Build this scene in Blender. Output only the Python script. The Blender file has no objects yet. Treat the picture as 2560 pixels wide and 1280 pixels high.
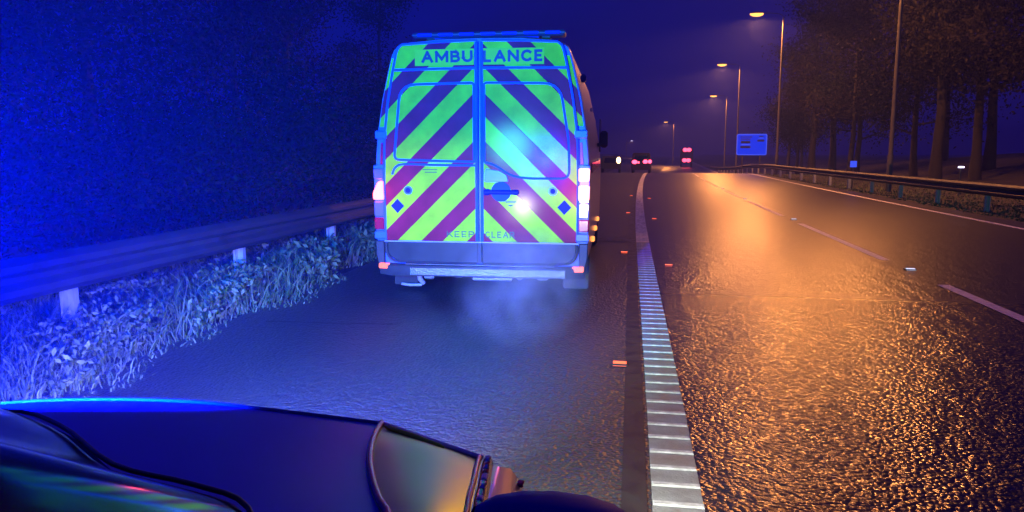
import bpy, bmesh, math, random
import numpy as np
from mathutils import Vector, Matrix
R = math.radians
random.seed(7); rng = np.random.default_rng(7)
scene = bpy.context.scene
col = scene.collection

# ------------------------------------------------------------------ camera, sky, exposure
cam_d = bpy.data.cameras.new("camera"); cam = bpy.data.objects.new("camera", cam_d); col.objects.link(cam)
cam_d.sensor_width = 36.0; cam_d.lens = 36.0 * 1850 / 2560
cam_d.clip_start = 0.02; cam_d.clip_end = 3000
cam.location = (0, 0, 1.48)
cam.rotation_euler = (R(90 - 7.909), 0, R(9.424))
scene.camera = cam

world = bpy.data.worlds.new("World"); scene.world = world; world.use_nodes = True
wn = world.node_tree.nodes; wl = world.node_tree.links
for n in list(wn): wn.remove(n)
w_out = wn.new("ShaderNodeOutputWorld"); w_bg = wn.new("ShaderNodeBackground")
w_tc = wn.new("ShaderNodeTexCoord"); w_sep = wn.new("ShaderNodeSeparateXYZ"); w_mr = wn.new("ShaderNodeMapRange")
w_mix = wn.new("ShaderNodeMix"); w_mix.data_type = 'RGBA'
wl.new(w_tc.outputs["Generated"], w_sep.inputs[0]); wl.new(w_sep.outputs["X"], w_mr.inputs[0])
w_mr.inputs[1].default_value = -0.6; w_mr.inputs[2].default_value = 0.7
wl.new(w_mr.outputs[0], w_mix.inputs[0])
w_mix.inputs[6].default_value = (0.002, 0.003, 0.21, 1)     # night sky over the verge
w_mix.inputs[7].default_value = (0.008, 0.006, 0.17, 1)     # faint town glow over the trees
wl.new(w_mix.outputs[2], w_bg.inputs[0]); w_bg.inputs[1].default_value = 0.82
wl.new(w_bg.outputs[0], w_out.inputs[0])

scene.view_settings.view_transform = 'Standard'; scene.view_settings.look = 'None'
scene.view_settings.exposure = 0; scene.view_settings.gamma = 1
scene.view_settings.use_curve_mapping = False
scene.render.engine = 'CYCLES'
cy = scene.cycles
cy.use_denoising = True; cy.use_adaptive_sampling = False
cy.max_bounces = 6; cy.diffuse_bounces = 2; cy.glossy_bounces = 3; cy.transmission_bounces = 3
cy.volume_bounces = 0; cy.transparent_max_bounces = 6
cy.sample_clamp_indirect = 4.0; cy.sample_clamp_direct = 0.0
cy.caustics_reflective = False; cy.caustics_refractive = False
cy.use_light_tree = True

# ------------------------------------------------------------------ helpers
def kids(o): return [c for c in bpy.data.objects if c.parent == o]
def tag(o, label=None, cat=None, group=None, kind=None):
    if label: o["label"] = label
    if cat: o["category"] = cat
    if group: o["group"] = group
    if kind: o["kind"] = kind
    return o
def empty(name, loc=(0, 0, 0), rz=0.0):
    o = bpy.data.objects.new(name, None); col.objects.link(o)
    o.location = loc; o.rotation_euler = (0, 0, rz); o.empty_display_size = .1
    return o
def copy_tree(o, parent=None):
    c = o.copy(); col.objects.link(c); c.parent = parent
    for ch in kids(o): copy_tree(ch, c)
    return c

class MB:
    def __init__(s): s.v = []; s.f = []; s.m = []
    def add(s, vs, fs, mi=0):
        b = len(s.v); s.v += [tuple(p) for p in vs]
        for f in fs: s.f.append(tuple(i + b for i in f)); s.m.append(mi)
    def box(s, c, d, rz=0, mi=0, bev=0.0):
        x, y, z = d[0] / 2, d[1] / 2, d[2] / 2
        if bev:
            pts = []
            for (zz, k) in ((-z, bev), (-z + bev, 0), (z - bev, 0), (z, bev)):
                xx, yy = x - k, y - k
                pts += [(-xx, -yy, zz), (xx, -yy, zz), (xx, yy, zz), (-xx, yy, zz)]
            fs = [(3, 2, 1, 0), (12, 13, 14, 15)]
            for r in range(3):
                for k in range(4): fs.append((4*r+k, 4*r+(k+1) % 4, 4*r+4+(k+1) % 4, 4*r+4+k))
        else:
            pts = [(-x, -y, -z), (x, -y, -z), (x, y, -z), (-x, y, -z), (-x, -y, z), (x, -y, z), (x, y, z), (-x, y, z)]
            fs = [(3, 2, 1, 0), (4, 5, 6, 7), (0, 1, 5, 4), (1, 2, 6, 5), (2, 3, 7, 6), (3, 0, 4, 7)]
        ca, sa = math.cos(rz), math.sin(rz)
        s.add([(c[0] + ca*p[0] - sa*p[1], c[1] + sa*p[0] + ca*p[1], c[2] + p[2]) for p in pts], fs, mi)
        return s
    def tube(s, path, r, n=8, mi=0, closed=False, cap=True):
        P = [Vector(p) for p in path]; k = len(P)
        rs = r if isinstance(r, (list, tuple)) else [r] * k
        b = len(s.v); up = None
        for i in range(k):
            if closed: t = (P[(i+1) % k] - P[i-1])
            else: t = P[min(i+1, k-1)] - P[max(i-1, 0)]
            t.normalize()
            if up is None:
                up = Vector((0, 0, 1)) if abs(t.z) < .9 else Vector((1, 0, 0))
            a = t.cross(up)
            if a.length < 1e-5: a = t.cross(Vector((0, 1, 0)))
            a.normalize(); bb = a.cross(t).normalized(); up = bb
            for j in range(n):
                an = 2*math.pi*j/n
                q = P[i] + (a*math.cos(an) + bb*math.sin(an)) * rs[i]
                s.v.append(tuple(q))
        for i in range(k if closed else k-1):
            for j in range(n):
                i2 = (i+1) % k
                s.f.append((b+i*n+j, b+i*n+(j+1) % n, b+i2*n+(j+1) % n, b+i2*n+j)); s.m.append(mi)
        if cap and not closed:
            s.f.append(tuple(b+j for j in range(n))[::-1]); s.m.append(mi)
            s.f.append(tuple(b+(k-1)*n+j for j in range(n))); s.m.append(mi)
        return s
    def grid(s, rows, mi=0):
        b = len(s.v); nr = len(rows); nc = len(rows[0])
        for r in rows: s.v += [tuple(p) for p in r]
        for i in range(nr-1):
            for j in range(nc-1):
                s.f.append((b+i*nc+j, b+i*nc+j+1, b+(i+1)*nc+j+1, b+(i+1)*nc+j)); s.m.append(mi)
        return s
    def plate(s, outline, v0, v1, inset=0.0, mi=0):
        """outline [(u,z)] counter-clockwise seen from behind (-v); from v1 (deep) to v0 (front) with a bevelled lip"""
        n = len(outline); cu = sum(p[0] for p in outline)/n; cz = sum(p[1] for p in outline)/n
        def ins(k):
            out = []
            for i in range(n):
                a, b, c = outline[i-1], outline[i], outline[(i+1) % n]
                d1 = Vector((b[0]-a[0], b[1]-a[1])).normalized(); d2 = Vector((c[0]-b[0], c[1]-b[1])).normalized()
                t = (d1+d2).normalized(); nn = Vector((-t.y, t.x))
                out.append((b[0]+nn.x*k, b[1]+nn.y*k))
            return out
        lip = ins(inset) if inset else outline
        sg = 1 if v1 > v0 else -1
        vs = [(p[0], v1, p[1]) for p in outline] + [(p[0], v0 + sg*inset, p[1]) for p in outline] + [(p[0], v0, p[1]) for p in lip]
        fs = [tuple(range(2*n, 3*n))]
        for r in range(2):
            for i in range(n): fs.append((r*n+i, r*n+(i+1) % n, (r+1)*n+(i+1) % n, (r+1)*n+i))
        fs.append(tuple(range(n))[::-1])
        s.add(vs, fs, mi); return s
    def disc(s, c, r, axis, depth, n=20, mi=0):
        s.tube([c, Vector(c) + Vector(axis)*depth], r, n, mi); return s
    def blob(s, c, d, n=10, mi=0):
        rows = []
        for j in range(n//2+1):
            a = math.pi*j/(n//2)
            rows.append([(c[0]+d[0]/2*math.sin(a)*math.cos(2*math.pi*k/n), c[1]+d[1]/2*math.cos(a), c[2]+d[2]/2*math.sin(a)*math.sin(2*math.pi*k/n)) for k in range(n+1)])
        return s.grid(rows, mi)
    def build(s, name, mats, parent=None, smooth=False, kind=None, recalc=True):
        me = bpy.data.meshes.new(name); me.from_pydata(s.v, [], s.f)
        for m in (mats if isinstance(mats, (list, tuple)) else [mats]): me.materials.append(m)
        me.polygons.foreach_set("material_index", s.m)
        if recalc:
            bm = bmesh.new(); bm.from_mesh(me); bmesh.ops.recalc_face_normals(bm, faces=bm.faces); bm.to_mesh(me); bm.free()
        if smooth:
            me.polygons.foreach_set("use_smooth", [True]*len(me.polygons))
            me.set_sharp_from_angle(angle=R(smooth if smooth is not True else 40))
        me.update()
        o = bpy.data.objects.new(name, me); col.objects.link(o)
        if parent: o.parent = parent
        if kind: o["kind"] = kind
        return o

def np_mesh(name, verts, faces, mat, parent=None):
    me = bpy.data.meshes.new(name)
    nv, nf, k = len(verts), len(faces), faces.shape[1]
    me.vertices.add(nv); me.vertices.foreach_set("co", np.asarray(verts, np.float32).ravel())
    me.loops.add(nf*k); me.loops.foreach_set("vertex_index", np.asarray(faces, np.int32).ravel())
    me.polygons.add(nf); me.polygons.foreach_set("loop_start", np.arange(0, nf*k, k, dtype=np.int32))
    me.materials.append(mat); me.update(calc_edges=True); me.validate()
    o = bpy.data.objects.new(name, me); col.objects.link(o)
    if parent: o.parent = parent
    return o

def smooth_path(pts, n=6, closed=False):
    P = [Vector(p) for p in pts]; k = len(P); out = []
    rng_ = range(k if closed else k-1)
    for i in rng_:
        p0 = P[i-1] if (i > 0 or closed) else P[0]; p1 = P[i]; p2 = P[(i+1) % k]
        p3 = P[(i+2) % k] if (i+2 < k or closed) else P[-1]
        for j in range(n):
            t = j/n
            out.append(0.5*((2*p1) + (-p0+p2)*t + (2*p0-5*p1+4*p2-p3)*t*t + (-p0+3*p1-3*p2+p3)*t**3))
    if not closed: out.append(P[-1])
    return out
def rounded(pts, rads, n=5):
    """polygon with rounded corners, 2D"""
    out = []; k = len(pts)
    for i in range(k):
        p = Vector(pts[i]); a = Vector(pts[i-1]) - p; b = Vector(pts[(i+1) % k]) - p
        r = rads[i] if isinstance(rads, (list, tuple)) else rads
        if r <= 0: out.append(tuple(p)); continue
        la, lb = min(r, a.length*.49), min(r, b.length*.49)
        s0 = p + a.normalized()*la; s2 = p + b.normalized()*lb
        for j in range(n+1):
            t = j/n; q = s0*(1-t)**2 + p*2*t*(1-t) + s2*t*t; out.append(tuple(q))
    return out

# ------------------------------------------------------------------ materials
def nodes_of(m): return m.node_tree.nodes, m.node_tree.links
def mat(name, colr, rough=.5, metal=0.0, coat=0.0, noise=0.0, nscale=20., bump=0.0, bscale=40., spec=.5, coat_r=.08):
    m = bpy.data.materials.new(name); m.use_nodes = True
    N, L = nodes_of(m); b = N["Principled BSDF"]
    b.inputs["Base Color"].default_value = (*colr, 1); b.inputs["Roughness"].default_value = rough
    b.inputs["Metallic"].default_value = metal; b.inputs["Coat Weight"].default_value = coat
    b.inputs["Coat Roughness"].default_value = coat_r; b.inputs["Specular IOR Level"].default_value = spec
    tc = N.new("ShaderNodeTexCoord")
    if noise:
        t = N.new("ShaderNodeTexNoise"); t.inputs["Scale"].default_value = nscale; t.inputs["Detail"].default_value = 5
        L.new(tc.outputs["Object"], t.inputs["Vector"])
        mr = N.new("ShaderNodeMapRange"); mr.inputs[1].default_value = .3; mr.inputs[2].default_value = .7
        mr.inputs[3].default_value = 1-noise; mr.inputs[4].default_value = 1+noise
        L.new(t.outputs[0], mr.inputs[0])
        mx = N.new("ShaderNodeVectorMath"); mx.operation = 'SCALE'; mx.inputs[0].default_value = colr
        L.new(mr.outputs[0], mx.inputs["Scale"]); L.new(mx.outputs[0], b.inputs["Base Color"])
        ma = N.new("ShaderNodeMath"); ma.operation = 'MULTIPLY'; ma.inputs[1].default_value = rough
        L.new(mr.outputs[0], ma.inputs[0]); L.new(ma.outputs[0], b.inputs["Roughness"])
    if bump:
        t = N.new("ShaderNodeTexNoise"); t.inputs["Scale"].default_value = bscale; t.inputs["Detail"].default_value = 3
        L.new(tc.outputs["Object"], t.inputs["Vector"])
        bp = N.new("ShaderNodeBump"); bp.inputs["Strength"].default_value = bump; bp.inputs["Distance"].default_value = .02
        L.new(t.outputs[0], bp.inputs["Height"]); L.new(bp.outputs[0], b.inputs["Normal"])
    return m
def emit(name, colr, strength):
    m = bpy.data.materials.new(name); m.use_nodes = True
    N, L = nodes_of(m); b = N["Principled BSDF"]
    b.inputs["Base Color"].default_value = (*[min(1, c*.25) for c in colr], 1); b.inputs["Roughness"].default_value = .25
    b.inputs["Emission Color"].default_value = (*colr, 1); b.inputs["Emission Strength"].default_value = strength
    return m

def asphalt(name, base, tint, bump, bscale, rough, streak=0.25, wave=0.0):
    m = bpy.data.materials.new(name); m.use_nodes = True
    N, L = nodes_of(m); b = N["Principled BSDF"]
    tc = N.new("ShaderNodeTexCoord")
    big = N.new("ShaderNodeTexNoise"); big.inputs["Scale"].default_value = .35; big.inputs["Detail"].default_value = 5
    mp = N.new("ShaderNodeMapping"); mp.inputs["Scale"].default_value = (3.0, .35, 1)
    L.new(tc.outputs["Object"], mp.inputs[0]); L.new(mp.outputs[0], big.inputs["Vector"])
    fine = N.new("ShaderNodeTexVoronoi"); fine.inputs["Scale"].default_value = bscale
    L.new(tc.outputs["Object"], fine.inputs["Vector"])
    med = N.new("ShaderNodeTexNoise"); med.inputs["Scale"].default_value = bscale*.35; med.inputs["Detail"].default_value = 3
    L.new(tc.outputs["Object"], med.inputs["Vector"])
    rampm = N.new("ShaderNodeMix"); rampm.data_type = 'RGBA'
    rampm.inputs[6].default_value = (*[c*(1-streak) for c in base], 1); rampm.inputs[7].default_value = (*tint, 1)
    L.new(big.outputs[0], rampm.inputs[0])
    stone = N.new("ShaderNodeMix"); stone.data_type = 'RGBA'; stone.blend_type = 'MULTIPLY'; stone.inputs[0].default_value = .7
    bw = N.new("ShaderNodeMapRange"); bw.inputs[3].default_value = .55; bw.inputs[4].default_value = 1.5
    L.new(fine.outputs["Color"], bw.inputs[0])
    L.new(rampm.outputs[2], stone.inputs[6]); L.new(bw.outputs[0], stone.inputs[7])
    L.new(stone.outputs[2], b.inputs["Base Color"])
    rr = N.new("ShaderNodeMapRange"); rr.inputs[1].default_value = .3; rr.inputs[2].default_value = .7
    rr.inputs[3].default_value = rough; rr.inputs[4].default_value = rough
    sy0 = N.new("ShaderNodeSeparateXYZ"); L.new(tc.outputs["Object"], sy0.inputs[0])
    rr.inputs[1].default_value = 3; rr.inputs[2].default_value = 21; rr.interpolation_type = 'SMOOTHSTEP'; rr.inputs[4].default_value = rough+.13
    L.new(sy0.outputs["Y"], rr.inputs[0]); L.new(rr.outputs[0], b.inputs["Roughness"])
    ad = N.new("ShaderNodeMath"); ad.operation = 'SUBTRACT'
    L.new(med.outputs[0], ad.inputs[0]); 
    sc = N.new("ShaderNodeMath"); sc.operation = 'MULTIPLY'; sc.inputs[1].default_value = .6
    big2 = N.new("ShaderNodeTexNoise"); big2.inputs["Scale"].default_value = bscale*.13; big2.inputs["Detail"].default_value = 1
    mp3 = N.new("ShaderNodeMapping"); mp3.inputs["Scale"].default_value = (1.0, .5, 1); L.new(tc.outputs["Object"], mp3.inputs[0]); L.new(mp3.outputs[0], big2.inputs["Vector"])
    bm2 = N.new("ShaderNodeMath"); bm2.operation = 'MULTIPLY_ADD'; bm2.inputs[1].default_value = wave; L.new(big2.outputs[0], bm2.inputs[0]); L.new(med.outputs[0], bm2.inputs[2]); L.new(bm2.outputs[0], ad.inputs[0])
    L.new(fine.outputs["Distance"], sc.inputs[0]); L.new(sc.outputs[0], ad.inputs[1])
    bp = N.new("ShaderNodeBump"); bp.inputs["Strength"].default_value = bump; bp.inputs["Distance"].default_value = .03
    ws = N.new("ShaderNodeMapRange"); ws.inputs[1].default_value = .35; ws.inputs[2].default_value = .65; ws.inputs[3].default_value = bump*.9; ws.inputs[4].default_value = bump*1.1
    mp2 = N.new("ShaderNodeMapping"); mp2.inputs["Scale"].default_value = (1.3, .12, 1); tr = N.new("ShaderNodeTexNoise"); tr.inputs["Scale"].default_value = 1.0
    L.new(tc.outputs["Object"], mp2.inputs[0]); L.new(mp2.outputs[0], tr.inputs["Vector"]); L.new(tr.outputs[0], ws.inputs[0]); 
    sy = N.new("ShaderNodeSeparateXYZ"); L.new(tc.outputs["Object"], sy.inputs[0])
    fd = N.new("ShaderNodeMapRange"); fd.inputs[1].default_value = 3; fd.inputs[2].default_value = 21; fd.inputs[3].default_value = 1; fd.inputs[4].default_value = .30; fd.interpolation_type = 'SMOOTHSTEP'
    L.new(sy.outputs["Y"], fd.inputs[0])
    fm = N.new("ShaderNodeMath"); fm.operation = 'MULTIPLY'; L.new(ws.outputs[0], fm.inputs[0]); L.new(fd.outputs[0], fm.inputs[1]); L.new(fm.outputs[0], bp.inputs["Strength"])
    L.new(ad.outputs[0], bp.inputs["Height"]); L.new(bp.outputs[0], b.inputs["Normal"])
    return m

M = {}
M['road'] = asphalt('road_asphalt', (.026, .024, .030), (.036, .032, .040), .34, 36, .25, .25, 1.4)
M['shoulder'] = asphalt('shoulder_asphalt', (.045, .045, .047), (.06, .06, .062), .5, 44, .42)
M['ground'] = mat('soil', (.035, .032, .024), .95, noise=.4, nscale=1.5, bump=.8, bscale=8)
M['white_line'] = mat('thermoplastic_line', (.80, .79, .75), .55, noise=.25, nscale=14, bump=.3, bscale=90)
M['worn_line'] = mat('worn_line_base', (.34, .345, .34), .6, noise=.4, nscale=7, bump=.3, bscale=90)
M['rib'] = mat('rib_white', (.74, .74, .72), .5, noise=.38, nscale=18)
M['steel'] = mat('galvanised_steel', (.055, .06, .065), .6, metal=.3, noise=.2, nscale=6)
M['post'] = mat('galvanised_post', (.5, .52, .54), .5, metal=.25, noise=.15, nscale=10)
M['pole'] = mat('lamp_pole_grey', (.12, .115, .11), .5, metal=.2, noise=.15, nscale=5)
M['black'] = mat('black_plastic', (.02, .02, .022), .5, noise=.2, nscale=30)
M['rubber'] = mat('tyre_rubber', (.02, .02, .02), .8, noise=.25, nscale=20, bump=.4, bscale=60)
M['rim'] = mat('rim_steel', (.35, .35, .36), .4, metal=.7)
M['bark'] = mat('bark', (.034, .030, .027), .9, noise=.4, nscale=6, bump=.8, bscale=12)
M['paint'] = mat('van_paint_bluelit', (.30, .36, .62), .35, coat=.5, noise=.05, nscale=3)  # pale paint with blue beacon light put into its colour
M['side_paint'] = mat('van_side_paint', (.62, .60, .58), .35, coat=.5, noise=.05, nscale=3)
M['trim_bluelit'] = mat('door_edge_bluelit', (.05, .16, .75), .35, coat=.4)  # white edges and fittings, the blue light put into their colour
M['grey_panel'] = mat('grey_lower_panel', (.032, .036, .040), .40, spec=.3, noise=.12, nscale=6, coat=.2)
M['bumper'] = mat('grey_bumper_plastic', (.05, .053, .06), .5, spec=.35, noise=.12, nscale=12)
M['tread'] = mat('brushed_step_plate', (.18, .19, .20), .34, metal=.5, noise=.12, nscale=20, bump=.25, bscale=60)
M['dark_blue'] = mat('dark_blue_handle', (.010, .025, .20), .6, spec=.2)
M['ink'] = mat('dark_lettering', (.012, .02, .05), .5)
M['ink_green'] = mat('green_lettering', (.03, .12, .02), .5)
M['hivis_flat'] = mat('hivis_yellow_film', (.42, .87, .018), .55, coat=.15, spec=.25, noise=.05, nscale=6)
M['clear_lens'] = mat('clear_lamp_lens', (.14, .17, .34), .15, coat=.6)
M['red_lens'] = mat('red_lamp_lens', (.45, .015, .05), .2, coat=.6)
M['refl_white'] = mat('white_reflector', (.85, .85, .85), .3)
M['glass_dark'] = mat('dark_glass', (.006, .006, .012), .12, spec=.35)
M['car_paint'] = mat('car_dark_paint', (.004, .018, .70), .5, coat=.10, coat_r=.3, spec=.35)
M['car_yellow'] = mat('car_yellow_reflection', (.66, 1.0, .28), .45, metal=.6, coat=.1, coat_r=.3, noise=.06, nscale=5)  # yellow reflection of the ambulance painted in as base colour
M['car_orange'] = mat('car_orange_reflection', (.75, .20, .08), .35, coat=.4, bump=.15, bscale=60)  # orange rim of that reflection, painted in too
M['chrome'] = mat('chrome', (.8, .8, .82), .12, metal=1.0)
M['tail'] = emit('tail_lamp_red_glow', (1.0, .11, .12), 8.0)
M['tail_hot'] = emit('brake_lamp_bright', (1.0, .30, .38), 4.5)
M['far_red'] = emit('far_tail_lamp', (1.0, .055, .12), 7.0)
M['far_amber'] = emit('far_amber_lamp', (1.0, .62, .28), 9.0)
M['marker'] = emit('amber_side_marker', (1.0, .30, .06), 2.2)
M['bump_refl'] = emit('bumper_reflector_selfglow', (1.0, .16, .09), 2.2)  # unlit reflectors, headlight return put in as emission
M['stud_red'] = emit('stud_red_selfglow', (1.0, .13, .05), 2.6)  # stud lenses return headlight, put in here as emission
M['stud_white'] = emit('stud_white_selfglow', (.65, .7, 1.0), 1.6)  # emission stands in for returned headlight here too
M['sodium'] = emit('sodium_lamp_lens', (1.0, .42, .08), 3.2)
M['far_lamp'] = emit('far_white_lamp', (.7, .6, 1.0), 6.0)
M['sign_blue'] = emit('sign_film_selfglow', (.0, .035, .9), 1.0)  # retroreflective film, its returned light put in as emission
M['sign_white'] = emit('border_film_selfglow', (.05, .10, 1.0), 1.0)  # same emission for border, print and marker plate
M['sign_dark'] = mat('sign_dark_print', (.01, .02, .22), .5)
M['light_bar'] = mat('light_bar_lens', (.03, .05, .45), .2, coat=.6)
M['light_bar_dark'] = mat('light_bar_housing', (.05, .05, .08), .4)
M['lorry'] = mat('lorry_panel', (.10, .10, .11), .6, noise=.1)
M['far_car'] = mat('far_car_paint', (.03, .03, .035), .4)

def leafmat(name, a, b_, trans=.3):
    m = bpy.data.materials.new(name); m.use_nodes = True
    N, L = nodes_of(m); b = N["Principled BSDF"]
    g = N.new("ShaderNodeNewGeometry"); cr = N.new("ShaderNodeMix"); cr.data_type = 'RGBA'
    cr.inputs[6].default_value = (*a, 1); cr.inputs[7].default_value = (*b_, 1)
    L.new(g.outputs["Random Per Island"], cr.inputs[0]); L.new(cr.outputs[2], b.inputs["Base Color"])
    b.inputs["Roughness"].default_value = .75; b.inputs["Specular IOR Level"].default_value = .15
    return m
M['grass'] = leafmat('verge_grass_blades', (.05, .09, .035), (.25, .30, .15))
M['leaf'] = leafmat('autumn_leaves', (.014, .014, .014), (.036, .032, .028))
M['leaf_dark'] = leafmat('bush_leaves', (.008, .014, .010), (.022, .028, .022))

def chevrons(name, z0, period, duty):
    """flat printed yellow / red chevron film, in the vehicle's own coordinates"""
    m = bpy.data.materials.new(name); m.use_nodes = True
    N, L = nodes_of(m); b = N["Principled BSDF"]
    tc = N.new("ShaderNodeTexCoord"); sp = N.new("ShaderNodeSeparateXYZ"); L.new(tc.outputs["Object"], sp.inputs[0])
    def math_(op, a, bb=None, v=None):
        n = N.new("ShaderNodeMath"); n.operation = op; L.new(a, n.inputs[0])
        if bb is not None: L.new(bb, n.inputs[1])
        elif v is not None: n.inputs[1].default_value = v
        return n.outputs[0]
    ax = math_('MULTIPLY', math_('ABSOLUTE', sp.outputs["X"]), v=.98)
    s = math_('ADD', ax, sp.outputs["Z"]); s = math_('SUBTRACT', s, v=z0); s = math_('DIVIDE', s, v=period)
    fr = math_('FRACT', s)
    st = math_('LESS_THAN', fr, v=duty)
    nz = N.new("ShaderNodeTexNoise"); nz.inputs["Scale"].default_value = 5; nz.inputs["Detail"].default_value = 6
    L.new(tc.outputs["Object"], nz.inputs["Vector"])
    mx = N.new("ShaderNodeMix"); mx.data_type = 'RGBA'
    mx.inputs[6].default_value = (.34, .018, .055, 1); mx.inputs[7].default_value = (.44, .90, .018, 1)
    L.new(st, mx.inputs[0])
    dirt = N.new("ShaderNodeMapRange"); dirt.inputs[1].default_value = .3; dirt.inputs[2].default_value = .7
    dirt.inputs[3].default_value = .72; dirt.inputs[4].default_value = 1.08
    L.new(nz.outputs[0], dirt.inputs[0])
    mul = N.new("ShaderNodeVectorMath"); mul.operation = 'SCALE'
    L.new(mx.outputs[2], mul.inputs[0]); L.new(dirt.outputs[0], mul.inputs["Scale"])
    L.new(mul.outputs[0], b.inputs["Base Color"])
    b.inputs["Roughness"].default_value = .55; b.inputs["Specular IOR Level"].default_value = .12; b.inputs["Coat Weight"].default_value = .12; b.inputs["Coat Roughness"].default_value = .13
    return m
M['chev'] = chevrons('chevron_film', 1.650, .457, .525)

# ------------------------------------------------------------------ the lie of the land
def prof(y):
    if y < 52: return 0.0
    t = y-52
    a = -.0012*t*t if t < 16 else -.0012*256 - .0384*(t-16)*math.exp(-(t-16)/40)
    return a if t < 56 else min(a, -.9)
def profv(y):
    if y <= 68: return prof(y)
    # eases out to a level stretch about a metre below
    z68 = prof(68); return z68 - .95*(1-math.exp(-(y-68)*.0384/.95))
def bend(y):
    if y < 18: return 0.0
    if y < 63: return .00054*(y-18)**2
    return .00054*45*45 + .0486*(y-63)
def bank(x):
    """side slopes: left bank rises behind the barrier, right verge falls a little then rises"""
    if x < -4.6: t = -4.6-x; return min(2.2, .05*t + .012*t*t)
    if x > 9.6: t = x-9.6; return min(1.6, -.06*t + .012*t*t)
    return 0.0
YS = [-40, -20, -10, -5, -2, 0, 2, 4, 6, 8, 10, 13, 16, 20, 25, 30, 36, 42, 48, 52, 55, 58, 60, 62, 64, 66, 68, 71, 75, 80, 86, 93, 102, 115, 130, 150, 175, 210, 260, 330, 420, 560, 760]
def strip(name, xl, xr, y0, y1, dz, m, kind='structure', parent=None, nx=6, step=None):
    mb = MB(); ys = sorted(set([y for y in YS if y0 < y < y1] + [y0, y1]))
    rows = []
    for y in ys:
        a, b = xl(y), xr(y)
        rows.append([(a+(b-a)*k/nx, y, profv(y)+dz) for k in range(nx+1)])
    mb.grid(rows); o = mb.build(name, m, parent, smooth=True, recalc=False)
    if kind: o["kind"] = kind
    return o
XS = [-400, -200, -100, -60, -40, -30, -24, -19, -15, -12, -9, -7, -5.5, -4.6, -4, -3, 0, 4, 8, 9.6, 11, 13, 15, 18, 22, 27, 33, 42, 60, 100, 200, 400]
mb = MB()
mb.grid([[(x + (bend(y) if x > -4 else 0), y, profv(y)-.02+bank(x)) for x in XS] for y in YS])
mb.build('ground', M['ground'], smooth=60, kind='structure', recalc=False)

strip('hard_shoulder', lambda y: -3.55, lambda y: .20+bend(y), -30, 700, 0.0, M['shoulder'])
strip('carriageway', lambda y: .20+bend(y), lambda y: 8.3+bend(y), -30, 700, 0.0, M['road'])
# verge kerb strip of packed gravel along the road edge
edge = strip('edge_line', lambda y: 7.48+bend(y), lambda y: 7.63+bend(y), -10, 400, .004, M['white_line'])
lane = empty('lane_line'); lane["kind"] = 'structure'
y = 3.45 - 7.47*1
while y < 62:
    y0, y1 = y, y+5.5
    if y1 > 1:
        strip('dash', lambda q: 3.40+bend(q)*.98, lambda q: 3.53+bend(q)*.98, max(y0, .5), y1, .004, M['white_line'], kind=None, parent=lane, nx=1)
    y += 7.47
# raised rib edge line between shoulder and lane one
rum = empty('rumble_strip'); rum["kind"] = 'structure'
def rumx(y): return .02 + .085*min(1, max(0, (15-y)/12)) + bend(y)*.75
strip('line_base', rumx, lambda y: rumx(y)+.215, -3, 12.5, .004, M['worn_line'], kind=None, parent=rum, nx=1)
strip('line_base', rumx, lambda y: rumx(y)+.215, 12.5, 62, .004, M['white_line'], kind=None, parent=rum, nx=1)  # far stretch made whiter, lamp light put into its colour
rb = MB()
rb.add([(0, 0, 0), (.215, 0, 0), (.215, .045, 0), (0, .045, 0), (.004, .008, .006), (.211, .008, .006), (.211, .036, .006), (.004, .036, .006)],
       [(0, 1, 5, 4), (1, 2, 6, 5), (2, 3, 7, 6), (3, 0, 4, 7), (4, 5, 6, 7)])
rib0 = rb.build('rib', M['rib'], rum)
y = 2.45; n = 0
while y < 14.0:
    o = rib0 if n == 0 else rib0.copy()
    if n: col.objects.link(o); o.parent = rum
    o.location = (rumx(y)+random.uniform(-.003, .003), y, .004); o.rotation_euler = (0, 0, random.uniform(-.012, .012))
    y += .19 + random.uniform(-.004, .004); n += 1
    if 12.4 < y < 12.62 or 13.2 < y < 13.4: y += .19
mb = MB()
while y < 40:
    x = rumx(y); mb.add([(x, y, .004), (x+.215, y, .004), (x+.215, y+.045, .004), (x, y+.045, .004), (x, y+.01, .013), (x+.215, y+.01, .013), (x+.215, y+.036, .013), (x, y+.036, .013)],
                        [(0, 1, 5, 4), (2, 3, 7, 6), (4, 5, 6, 7)]); y += .19
far_ribs = mb.build('far_ribs', M['rib'], rum); far_ribs["kind"] = 'stuff'
# dark sealed joint beside the line, and a transverse joint across the shoulder
M['seal'] = mat('bitumen_seal', (.026, .026, .029), .5, noise=.3, nscale=8)
strip('joint_seal', lambda y: rumx(y)-.13, lambda y: rumx(y)-.02, -3, 45, .004, M['seal'], nx=1)
mb = MB(); mb.grid([[(-3.2+.3*k, 5.95+.02*k+.012*math.sin(k*2.1), .005) for k in range(5)], [(-3.2+.3*k, 5.99+.02*k+.012*math.sin(k*2.1+.5), .005) for k in range(5)]])
mb.build('shoulder_crack', M['seal'], recalc=False, kind='structure')
mb = MB(); mb.grid([[(-.75+.11*k, 12.5, .006) for k in range(8)], [(-.75+.11*k, 13.3, .006) for k in range(8)]])
mb.build('shoulder_patch', M['seal'], recalc=False, kind='structure')

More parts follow.
